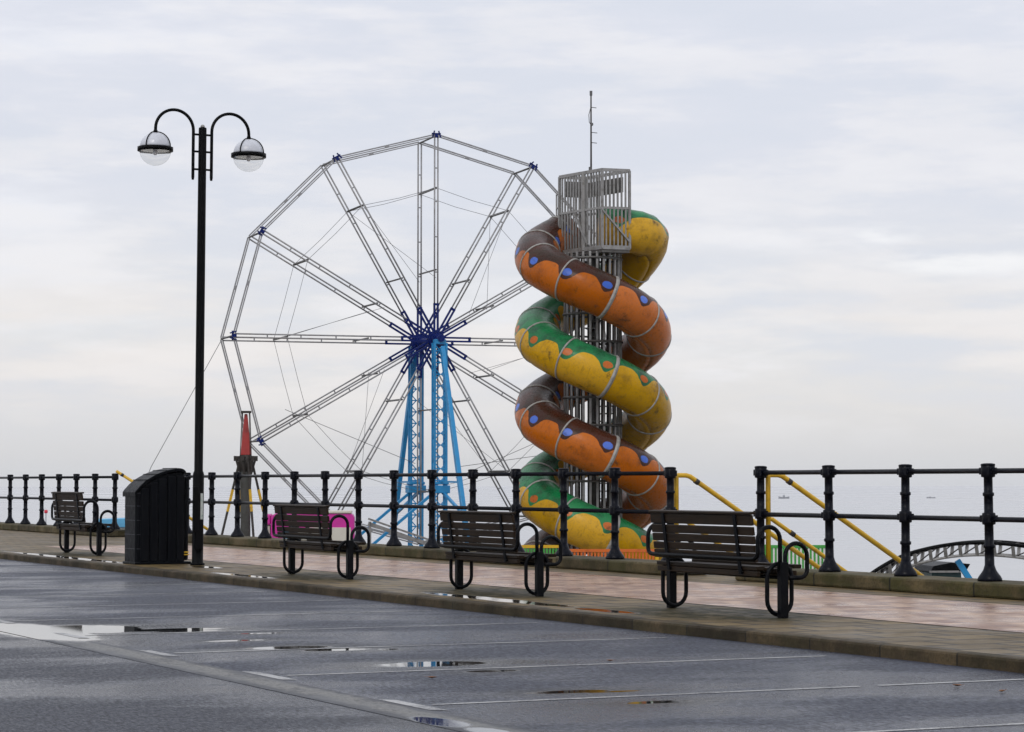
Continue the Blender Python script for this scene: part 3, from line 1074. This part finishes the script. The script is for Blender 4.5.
def coil(zf, t0, t1, mat, name, phase=.783, lead=()):
    pts = list(lead) + coil_pts(zf, t0, t1, 4)
    N, n = len(pts), 28
    mb = MB()
    vs, uvv = [], []
    for i, (th, p) in enumerate(pts):
        a = pts[max(0, i - 1)][1]; b = pts[min(N - 1, i + 1)][1]
        T = (b - a).normalized()
        O = Vector((T.y, -T.x, 0)).normalized()
        U = O.cross(T).normalized()
        if U.z < 0: U = -U
        u = th / 30.0 + phase
        for k_ in range(n + 1):
            ang = -PI + 2 * PI * k_ / n         # 0 = top, + = outward
            vs.append(p + (U * math.cos(ang) + O * math.sin(ang)) * TR)
            uvv.append((u, ang))
    fs, uvs = [], []
    for i in range(N - 1):
        for k_ in range(n):
            q = (i * (n + 1) + k_, i * (n + 1) + k_ + 1, (i + 1) * (n + 1) + k_ + 1, (i + 1) * (n + 1) + k_)
            fs.append(q)
    mb.add(vs, fs, True)
    me = bpy.data.meshes.new(name)
    me.from_pydata([tuple(v) for v in vs], [], fs)
    lay = me.uv_layers.new(name='UVMap')
    for poly in me.polygons:
        poly.use_smooth = True
        for li in poly.loop_indices:
            lay.data[li].uv = uvv[me.loops[li].vertex_index]
    me.materials.append(mat)
    o = bpy.data.objects.new(name, me); C.objects.link(o); o.parent = sl
    s = o.modifiers.new('shell', 'SOLIDIFY'); s.thickness = .02; s.offset = -1
    return o


def joints(zf, ths, wide, par):
    for th in ths:
        p = Vector((SR * math.cos(R(th)), SR * math.sin(R(th)), zf(th)))
        q = Vector((SR * math.cos(R(th + 1)), SR * math.sin(R(th + 1)), zf(th + 1)))
        T = (q - p).normalized()
        O = Vector((math.cos(R(th)), math.sin(R(th)), 0)); O = (O - T * O.dot(T)).normalized()
        U = O.cross(T)
        hw = .035 if (th % 100) in wide else .017
        n = 32
        vs = []
        prof = [(-hw, TR - .004), (-hw, TR + .018), (hw, TR + .018), (hw, TR - .004)]
        for (dx, r) in prof:
            for k_ in range(n):
                a = 2 * PI * k_ / n
                vs.append(p + T * dx + (O * math.cos(a) + U * math.sin(a)) * r)
        fs = []
        for j in range(3):
            for k_ in range(n):
                l = (k_ + 1) % n
                fs.append((j * n + k_, j * n + l, (j + 1) * n + l, (j + 1) * n + k_))
        MB().add(vs, fs, True).build('joint_ring', M['ring'], par)


_zg0 = zg
def zg(th): return _zg0(th) + (.55 * (460 - th) / 100 if th < 460 else 0)
zl = zg(372)
lead = [(322, (.10, -.15, zl + .24)), (330, (.35, -.15, zl + .23)), (338, (.60, -.15, zl + .215)), (345, (.80, -.15, zl + .19)), (351, (.99, -.108, zl + .165)),
        (358, (1.145, .011, zl + .125)), (366, (1.235, .175, zl + .07))]
lead = [(a_, Vector(p_)) for a_, p_ in lead]
gt = coil(zg, 376, 1120, M['slide_green'], 'green_yellow_tube', lead=lead)
gt['label'] = 'green tube with yellow underside and orange spots'
bt = coil(zb, 112, 935, M['slide_brown'], 'brown_orange_tube')
bt['label'] = 'brown tube with orange underside and blue spots'
rings = [203 + 40 * i_ for i_ in range(-5, 4)]
def ring_list(t0, t1):
    out = []
    for turn in range(0, 4):
        for r0 in rings:
            th = r0 + 360 * turn
            if t0 + 5 < th < t1 - 5: out.append(th)
    return sorted(out)
joints(zb, ring_list(112, 935), (), bt)
joints(zg, ring_list(376, 1120), (), gt)
# bands at the joint facing the promenade are broad straps
for zf, par, ths in ((zb, bt, (283, 643)), (zg, gt, (643, 1003))):
    for th in ths:
        p = Vector((SR * math.cos(R(th)), SR * math.sin(R(th)), zf(th)))
        q = Vector((SR * math.cos(R(th + 1)), SR * math.sin(R(th + 1)), zf(th + 1)))
        T = (q - p).normalized()
        O = Vector((math.cos(R(th)), math.sin(R(th)), 0)); O = (O - T * O.dot(T)).normalized()
        U = O.cross(T)
        n = 32; vs = []
        for (dx, r) in ((-.042, TR), (-.042, TR + .010), (.042, TR + .010), (.042, TR)):
            for k_ in range(n):
                a = 2 * PI * k_ / n
                vs.append(p + T * dx + (O * math.cos(a) + U * math.sin(a)) * r)
        fs = []
        for j in range(3):
            for k_ in range(n):
                l = (k_ + 1) % n
                fs.append((j * n + k_, j * n + l, (j + 1) * n + l, (j + 1) * n + k_))
        MB().add(vs, fs, True).build('joint_strap', M['ring'], par)
# tower core
FZ = 6.33 - GZ
tc = MB()
RC = .64
for i in range(26):
    a = 2 * PI * i / 26
    tc.bar((RC * math.cos(a), RC * math.sin(a), 0), (RC * math.cos(a), RC * math.sin(a), FZ - .05), .05, .028, (math.cos(a), math.sin(a), 0))
z = .3
tower = tc.build('tower', M['galv'], sl)
for i in range(9):
    a = 2 * PI * i / 9 + .2
    MB().tube([(.36 * math.cos(a), .36 * math.sin(a), 0), (.36 * math.cos(a), .36 * math.sin(a), FZ - .1)], .022, 6).build('inner_bar', M['rust'], tower)
while z < FZ:
    pts = [((RC + .012) * math.cos(2 * PI * i / 28), (RC + .012) * math.sin(2 * PI * i / 28), z) for i in range(28)]
    MB().tube(pts, .032, 6, closed=True).build('hoop', M['galvdark'], tower)
    z += .62
MB().tube([(0, 0, 0), (0, 0, FZ)], .09, 12).build('centre_pole', M['galvdark'], tower)
sp_ = MB()
for i in range(44):
    a = R(28 * i); z = .15 + i * .172
    if z > FZ - .2: break
    for q in (0, ):
        p0 = Vector((.08 * math.cos(a), .08 * math.sin(a), z)); p1 = Vector((.60 * math.cos(a), .60 * math.sin(a), z))
        sp_.bar(p0, p1, .20, .025)
sp_.build('spiral_tread', M['galvdark'], tower)
for zf, par, ths in ((zb, bt, (187, 337, 442, 547, 697, 802)), (zg, gt, (337, 442, 547, 697, 802, 907))):
    for th in ths:
        d = Vector((math.cos(R(th)), math.sin(R(th)), 0))
        zz = zf(th)
        m = MB(); m.bar(d * .62 + Vector((0, 0, zz + .1)), d * (SR - TR + .06) + Vector((0, 0, zz + .02)), .06, .08)
        m.build('support_arm', M['galvdark'], par)
# cage on top
def L(u, D): return Vector(((u - 512) / F * D - ctr.x, D - ctr.y, 0))
c0, c1, c2 = L(602.6, 54.2), L(559.8, 55.55), L(630, 54.4)
c3 = c1 + c2 - c0
CT = 8.07 - GZ
cg = MB()
def side(a, b, n, zlo=FZ, zhi=CT, w_=.042):
    for i in range(n + 1):
        p = a.lerp(b, i / n)
        cg.bar(p + Vector((0, 0, zlo)), p + Vector((0, 0, zhi)), w_ * (1.5 if i in (0, n) else 1), .028 * (1.8 if i in (0, n) else 1), (b - a).cross(Vector((0, 0, 1))))
    for zz, h in ((zlo + .02, .09), (zhi, .07), ((zlo + zhi) / 2 + .03, .05)):
        cg.bar(a + Vector((0, 0, zz)), b + Vector((0, 0, zz)), .045, h)
side(c0, c1, 15, w_=.036); side(c0, c2, 7, w_=.034); side(c1, c3, 5, w_=.034); side(c3, c2, 11, w_=.034)
cg.bar(c0.lerp(c1, .44) + Vector((0, -.02, FZ)), c0.lerp(c1, .44) + Vector((0, -.02, CT)), .08, .05)
cage = cg.build('cage', M['galv'], sl)
for p0, p1 in ((c0 + Vector((0, -.03, FZ + .85)), c2 + Vector((0, -.03, FZ + .15))),
               (c0.lerp(c1, .62) + Vector((-.03, -.03, FZ + .85)), c0.lerp(c1, .3) + Vector((-.03, -.03, FZ + .1))),
               (c1 + Vector((-.02, .05, FZ + .3)), c1 + Vector((-.35, .05, FZ - .15)))):
    MB().bar(p0, p1, .045, .035).build('diagonal_brace', M['galv'], cage)
fl = MB()
fl.prism([(c0.x, c0.y), (c2.x, c2.y), (c3.x, c3.y), (c1.x, c1.y)], 'z', FZ - .09, FZ - .03)
fl.build('floor_plate', M['galvdark'], cage)
bp = MB()
ins = Vector((0, -.06, 0))
bp.bar(c1.lerp(c3, .1) + ins + Vector((.05, 0, CT - .28)), c1.lerp(c3, .95) + ins + Vector((0, 0, CT - .28)), .02, .36)
bp.build('inner_panel', M['galvdark'], cage)
bp = MB().bar(c3.lerp(c2, .08) + ins + Vector((-.05, 0, CT - .30)), c3.lerp(c2, .9) + ins + Vector((-.05, 0, CT - .30)), .02, .34)
bp.build('inner_panel', M['galvdark'], cage)
bp = MB().bar(c3.lerp(c2, .3) + ins + Vector((-.06, 0, FZ + .5)), c3.lerp(c2, .5) + ins + Vector((-.06, 0, FZ + .5)), .02, .9)
bp.build('inner_panel', M['galvdark'], cage)
ga = MB()
e0, e1 = L(556.6, 56.0), L(560.2, 56.3)
for q in (0, .5, 1):
    p = e0.lerp(e1, q); ga.bar(p + Vector((0, 0, 7.08 - GZ)), p + Vector((0, 0, 7.72 - GZ)), .03)
for zz in (7.08, 7.4, 7.72):
    ga.bar(e0 + Vector((0, 0, zz - GZ)), c1 + Vector((0, 0, zz - GZ)), .03)
ga.build('side_gate', M['galv'], cage)
# mast
pmast = L(591.5, 55.25)
zt = 9.97 - GZ
ms = MB().tube([pmast + Vector((0, 0, FZ)), pmast + Vector((0, 0, CT + .1)), pmast + Vector((0, 0, zt))], [.024, .022, .016], 8)
mast = ms.build('mast', M['rust'], sl)
an = MB()
an.box(pmast + Vector((0, 0, zt - .03)), (.06, .06, .1))
for zz, l in ((9.62, .12), (9.05, .14), (8.82, .13), (9.25, .05)):
    an.tube([pmast + Vector((0, 0, zz - GZ)), pmast + Vector((l, -.03, zz - GZ - .02))], .009, 6)
an.tube([pmast + Vector((-.01, 0, 9.6 - GZ)), pmast + Vector((-.05, 0, 9.45 - GZ)), pmast + Vector((-.04, 0, 9.28 - GZ)), pmast + Vector((.0, 0, 9.22 - GZ))], .009, 6)
an.box(pmast + Vector((.02, -.02, 9.23 - GZ)), (.05, .05, .06))
an.box(pmast + Vector((-.02, -.02, 8.2 - GZ)), (.07, .06, .12))
an.build('aerial', M['cable'], mast)

# ---------------------------------------------------------------- magenta booth
kd = 58.0
kp = P(312.5, 540, kd)
kb = empty('ticket_booth', (kp.x, kp.y, GZ), R(3))
tag(kb, 'magenta booth with cream panels behind the railing left of the wheel supports', 'booth')
KH = P(312, 513.5, kd).z - GZ
hw = .98
shell = [(-hw, 0), (-hw, KH - .13)] + [(-hw + .13 - .13 * math.cos(R(a)), KH - .13 + .13 * math.sin(R(a))) for a in (20, 45, 70, 90)] + \
        [(hw - .13 + .13 * math.cos(R(a)), KH - .13 + .13 * math.sin(R(a))) for a in (90, 70, 45, 20)] + [(hw, KH - .13), (hw, 0)]
MB().prism(shell, 'y', 0, 1.5).build('body', M['magenta'], kb, .02)
MB().span((-.48, -.03, KH + .002), (.92, 1.4, KH + .06)).build('roof', M['cream'], kb, .015)
MB().span((.42, -.02, .1), (.90, .02, KH - .33)).build('cream_panel', M['cream'], kb, .01)
MB().span((-.70, -.02, .1), (-.42, .02, KH - .33)).build('blue_panel', M['palebl'], kb, .01)
MB().span((-.36, -.02, .1), (.36, .02, KH - .33)).build('cream_panel', M['cream'], kb, .01)
MB().span((-1.14, .1, .1), (-1.0, 1.2, KH - .28)).build('side_panel', M['cream'], kb, .01)
MB().span((-1.14, .05, KH - .27), (-.99, 1.2, KH - .02)).build('side_canopy', M['magenta'], kb, .03)

# ---------------------------------------------------------------- red spire ride
rd = 58.0
rp = P(245.3, 545, rd)
rs = empty('ride_mast', (rp.x, rp.y, GZ), R(10))
tag(rs, 'grey ride mast topped by a red tapered spire, left of the booth', 'ride mast')
zy = lambda v: P(245, v, rd).z - GZ
MB().lathe([(.135, 0), (.125, .5), (.115, zy(500)), (.15, zy(470)), (.15, zy(460))], 14).build('column', M['pillar'], rs)
MB().add([(.125 * sx, .125 * sy, zy(455)) for sx, sy in ((-1, -1), (1, -1), (1, 1), (-1, 1))] + [(.035 * sx, .035 * sy, zy(414)) for sx, sy in ((-1, -1), (1, -1), (1, 1), (-1, 1))],
         [(0, 1, 5, 4), (1, 2, 6, 5), (2, 3, 7, 6), (3, 0, 4, 7), (4, 5, 6, 7), (0, 3, 2, 1)]).build('spire', M['red'], rs, .01)
pl = MB()
pl.lathe([(.15, zy(472)), (.17, zy(462)), (.17, zy(458.5)), (.14, zy(455))], 12)
for i in range(6):
    a = R(60 * i + 8)
    pl.bar((0, 0, zy(457.5)), (.27 * math.cos(a), .27 * math.sin(a), zy(457.5)), .09, .06)
    pl.box((.25 * math.cos(a), .25 * math.sin(a), zy(458.5)), (.07, .07, .12))
    pl.bar((.23 * math.cos(a), .23 * math.sin(a), zy(459)), (.13 * math.cos(a), .17 * math.sin(a), zy(474)), .05)
pl.build('arm_ring', M['rust'], rs)
rr_ = MB()
for i in range(4):
    a = R(90 * i + 35)
    rr_.tube([(.17 * math.cos(a), .17 * math.sin(a), zy(457)), (.12 * math.cos(a), .12 * math.sin(a), zy(411.5))], .011, 6)
rr_.build('stay_rod', M['galvdark'], rs)
MB().box((0, 0, zy(412)), (.24, .24, .05)).build('cap', M['rust'], rs)
for i, a in enumerate((15, 105, 195, 285)):
    q = R(a)
    o = MB().bar((.16 * math.cos(q), .16 * math.sin(q), zy(462)), (.95 * math.cos(q), .95 * math.sin(q), 0), .045).build('strut', M['rust'], rs)
    MB().bar((.16 * math.cos(q) + .79 * math.cos(q) * .2, .16 * math.sin(q) + .79 * math.sin(q) * .2, zy(462) * .8), (.16 * math.cos(q) + .79 * math.cos(q) * .36, .16 * math.sin(q) + .79 * math.sin(q) * .36, zy(462) * .64), .052).build('yellow_sleeve', M['yellow'], o)

# ---------------------------------------------------------------- blue roofed stall behind the bin
bp_ = P(116, 540, 62)
bs = empty('blue_stall', (bp_.x, bp_.y, GZ), R(12))
tag(bs, 'low stall with a bright blue roof between the farthest bench and the bin', 'stall')
zr = P(116, 527, 62).z - GZ; zt_ = P(116, 519, 62).z - GZ
MB().span((-.5, -.4, 0), (.5, .5, zr)).build('body', M['white'], bs, .02)
MB().prism([(-.62, zr), (-.42, zt_), (.62, zt_ + .04), (.62, zr)], 'y', -.5, .6).build('roof', M['palebl'], bs, .015)

# ---------------------------------------------------------------- picket fences
def picket_fence(u0, u1, vtop, D, mat, mrail, label, n, alt=None, post=None, height=None, sag=0):
    a, b = P(u0, vtop, D), P(u1, vtop + sag, D)
    ztop = a.z - GZ
    root = empty('picket_fence', (a.x, a.y, GZ), math.atan2(b.y - a.y, b.x - a.x))
    tag(root, label, 'fence')
    Lh = (b - a).length
    rl_ = MB()
    rl_.bar((0, 0, ztop), (Lh, 0, ztop), .05, .06)
    rl_.bar((0, 0, .15), (Lh, 0, .15), .05, .06)
    rl_.build('rail', mrail, root)
    pk, pk2 = MB(), MB()
    for i in range(n):
        x = (i + .5) * Lh / n
        (pk2 if (alt and i % 2) else pk).box((x, .0, (ztop - .03 + .18) / 2), (.042, .022, ztop - .03 - .18))
    pk.build('pickets', mat, root)
    if alt: pk2.build('white_pickets', alt, root)
    pp = MB()
    for x in (-.04, Lh + .04):
        pp.box((x, 0, ztop / 2 + .02), (.07, .07, ztop + .04))
    pp.build('fence_post', post or mrail, root)
    return root


picket_fence(566, 655, 550.5, 50, M['orange'], M['orange'], 'orange picket fence at the foot of the tube slide', 26, post=M['yellow'])
picket_fence(767, 829, 546.5, 50, M['green'], M['green'], 'green and white picket fence seen under the yellow handrails', 32, alt=M['white'], post=M['green'])
picket_fence(508, 564, 546.5, 50.4, M['green'], M['yellow'], 'green picket fence with a yellow top rail, left of the orange one', 18, post=M['yellow'])

# ---------------------------------------------------------------- roller coaster track
kd2 = 48.0
up_px = [(845, 594), (862, 580.5), (882, 566.5), (905, 555), (935, 547), (965, 543.2), (1000, 543.5), (1040, 549), (1085, 561), (1120, 576)]
def catm(pts, n=6):
    out = []
    for i in range(len(pts) - 1):
        p0 = pts[max(0, i - 1)]; p1 = pts[i]; p2 = pts[i + 1]; p3 = pts[min(len(pts) - 1, i + 2)]
        for j in range(n):
            t = j / n
            out.append(tuple(.5 * ((2 * b) + (-a + c) * t + (2 * a - 5 * b + 4 * c - d) * t * t + (-a + 3 * b - 3 * c + d) * t ** 3) for a, b, c, d in zip(p0, p1, p2, p3)))
    out.append(pts[-1])
    return out
cu = catm(up_px)
co = P(965, 543, kd2)
rc = empty('coaster_track', (co.x, co.y, GZ), 0)
tag(rc, 'humped grey roller coaster track section seen behind the right railing', 'roller coaster')
org = Vector((co.x, co.y, GZ))
def trk(off_px, dy, dz=0):
    return [P(u, v + off_px, kd2) + Vector((dy * .35, dy, dz)) - org for (u, v) in cu]
for nm, off, dy, r_ in (('rail', 0, 0, .036), ('rail', 0, .9, .036), ('spine', 12.5, .15, .026), ('spine', 12.5, .75, .026)):
    MB().tube(trk(off, dy), r_, 8).build(nm, M['lampblack'] if nm == 'rail' else M['galv'], rc)
A0, A1, B0, B1 = trk(0, 0), trk(0, .9), trk(12.5, .15), trk(12.5, .75)
dia = MB()
for i in range(2, len(A0) - 3, 3):
    for q0, q1 in ((A0[i], B0[i]), (A1[i], B1[i])):
        MB().bar(q0 - Vector((0, 0, .03)), q1, .065, .04).build('upright', M['galv'], rc)
    dia.bar(A0[i], A1[i], .04); dia.bar(B0[i], B1[i], .04)
    if i + 3 < len(A0) - 2:
        dia.bar(B0[i], A1[i + 3], .02)
dia.build('lattice', M['rust'], rc)
q = P(961, 561, kd2) - org; q2 = P(978, 585, kd2) - org
MB().bar(q + Vector((0, .4, 0)), Vector((q.x + (q2.x - q.x) * 2.4, .4, 0)), .11).build('prop', M['cyan'], rc)
q = P(1080, 575, kd2) - org
MB().bar(q + Vector((0, .4, 0)), Vector((q.x + .5, .4, 0)), .11).build('prop', M['cyan'], rc)
q = P(868, 590, kd2) - org
MB().bar(q + Vector((0, .4, 0)), Vector((q.x - .3, .4, 0)), .11).build('prop', M['cyan'], rc)
# small dark shelter below the track
hd = 51.5
hp = P(940, 570, hd)
hs = empty('dark_shelter', (hp.x, hp.y, GZ), R(8))
tag(hs, 'small dark teal shelter with a pale edge under the coaster hump', 'shelter')
ht_ = P(940, 566, hd).z - GZ
MB().span((-.33, -.5, 0), (.30, .5, ht_ - .11)).build('body', M['teal'], hs, .02)
MB().prism([(-.40, ht_ - .10), (-.33, ht_ + .02), (.05, ht_ + .09), (.46, ht_ + .06), (.36, ht_ - .10)], 'y', -.6, .6).build('roof', M['lampblack'], hs, .01)
MB().span((-.42, -.63, ht_ - .115), (.20, -.602, ht_ - .075)).build('fascia', M['galv'], hs)

# ---------------------------------------------------------------- boats and buoy
def boat(u, vwl, wpx, label, big=True):
    D = (CAMH + 6.0) / ((vwl - 482.5) / F)
    p = P(u, vwl, D)
    b = empty('boat', (p.x, p.y, -6.0), R(8))
    tag(b, label, 'boat', 'boats far out at sea')
    L_ = wpx / F * D
    h = L_ * (.14 if big else .10)
    sec = []
    n = 9
    hull = MB()
    for i in range(n):
        t = i / (n - 1); x = (t - .5) * L_
        wd = L_ * .13 * (math.sin(PI * min(1, .12 + t * .88)) ** .6) if t < .99 else .02
        zt = h * (1 + .5 * (2 * t - 1) ** 2)
        sec.append([(x, -wd, zt), (x, -wd * .7, -.1), (x, wd * .7, -.1), (x, wd, zt)])
    vs = [v for s_ in sec for v in s_]
    fs = []
    for i in range(n - 1):
        for j in range(3):
            fs.append((i * 4 + j, i * 4 + j + 1, (i + 1) * 4 + j + 1, (i + 1) * 4 + j))
        fs.append((i * 4 + 3, i * 4, (i + 1) * 4, (i + 1) * 4 + 3))
    fs += [(0, 3, 2, 1), tuple((n - 1) * 4 + j for j in range(4))]
    hull.add(vs, fs)
    hull.build('hull', M['boat'], b)
    if big:
        MB().span((-.10 * L_, -.06 * L_, h * .9), (.08 * L_, .06 * L_, h * 2.2)).build('wheelhouse', M['boat'], b, .05)
        MB().tube([(0, 0, h * 2), (0, 0, h * 3.6)], .012 * L_, 6).build('mast', M['boat'], b)
    else:
        MB().span((-.2 * L_, -.06 * L_, h * .9), (.0, .06 * L_, h * 1.8)).build('wheelhouse', M['boat'], b, .05)


boat(784, 498.6, 11, 'faint grey boat with a mast, left of the two out at sea')
boat(931, 498.2, 9, 'fainter low grey boat without a mast, right of the two out at sea', False)
Db = 150.0
pb_ = P(46, 511.5, Db)
by = empty('buoy', (pb_.x, pb_.y, -6.0), 0)
tag(by, 'small red marker on a pole in the sea, left of the farthest bench', 'buoy')
hb_ = pb_.z + 6.0
MB().lathe([(.6, -.3), (.6, .2), (.2, .5), (.05, .7), (.03, hb_ - .1)], 12).build('pole', M['boat'], by)
MB().lathe([(.08, hb_ - .1), (.11, hb_ - .06), (.11, hb_ + .06), (.06, hb_ + .1)], 12).build('topmark', M['redbuoy'], by)

# ---------------------------------------------------------------- wet leaves on the road
def leaf(u, v, size, label):
    D = (CAMH - ROADZ - .012) * F / (v - 482.5)
    p = P(u, v, D)
    pts = [(-.5, 0), (-.28, .2), (.05, .27), (.34, .14), (.5, 0), (.34, -.15), (.05, -.25), (-.28, -.19)]
    vs = [(x, y, .10 + .22 * x * x + .35 * abs(y)) for x, y in pts] + [(0, 0, .04)]
    fs = [(i, (i + 1) % 8, 8) for i in range(8)]
    m_ = MB().add([Vector(q) * size for q in vs], fs)
    m_.bar(Vector((-.5, 0, .15)) * size, Vector((-.8, .05, .2)) * size, .03 * size)
    o = m_.build('fallen_leaf', M['leaf'], None)
    o.location = (p.x, p.y, ROADZ + .005); o.rotation_euler = (0, 0, random.uniform(0, 6))
    s_ = o.modifiers.new('thick', 'SOLIDIFY'); s_.thickness = .002
    tag(o, label, 'leaf', 'brown leaves on the wet road')


leaf(957, 684, .07, 'brown leaf beside a white bay line, left of the one by the right edge')
leaf(1002, 689.5, .065, 'brown leaf nearest the right edge of the road')
leaf(432, 676, .06, 'dark wet leaf just in front of the middle puddles')
leaf(610, 659, .05, 'tiny leaf on the asphalt left of the nearest bench\'s bay line')

# ---------------------------------------------------------------- render look
scene.view_settings.view_transform = 'Standard'
scene.view_settings.look = 'None'
scene.view_settings.gamma = 1.0
scene.view_settings.exposure = 0.0
scene.view_settings.use_curve_mapping = False
scene.render.engine = 'CYCLES'
scene.cycles.volume_bounces = 2
scene.cycles.max_bounces = 8
scene.cycles.use_denoising = True
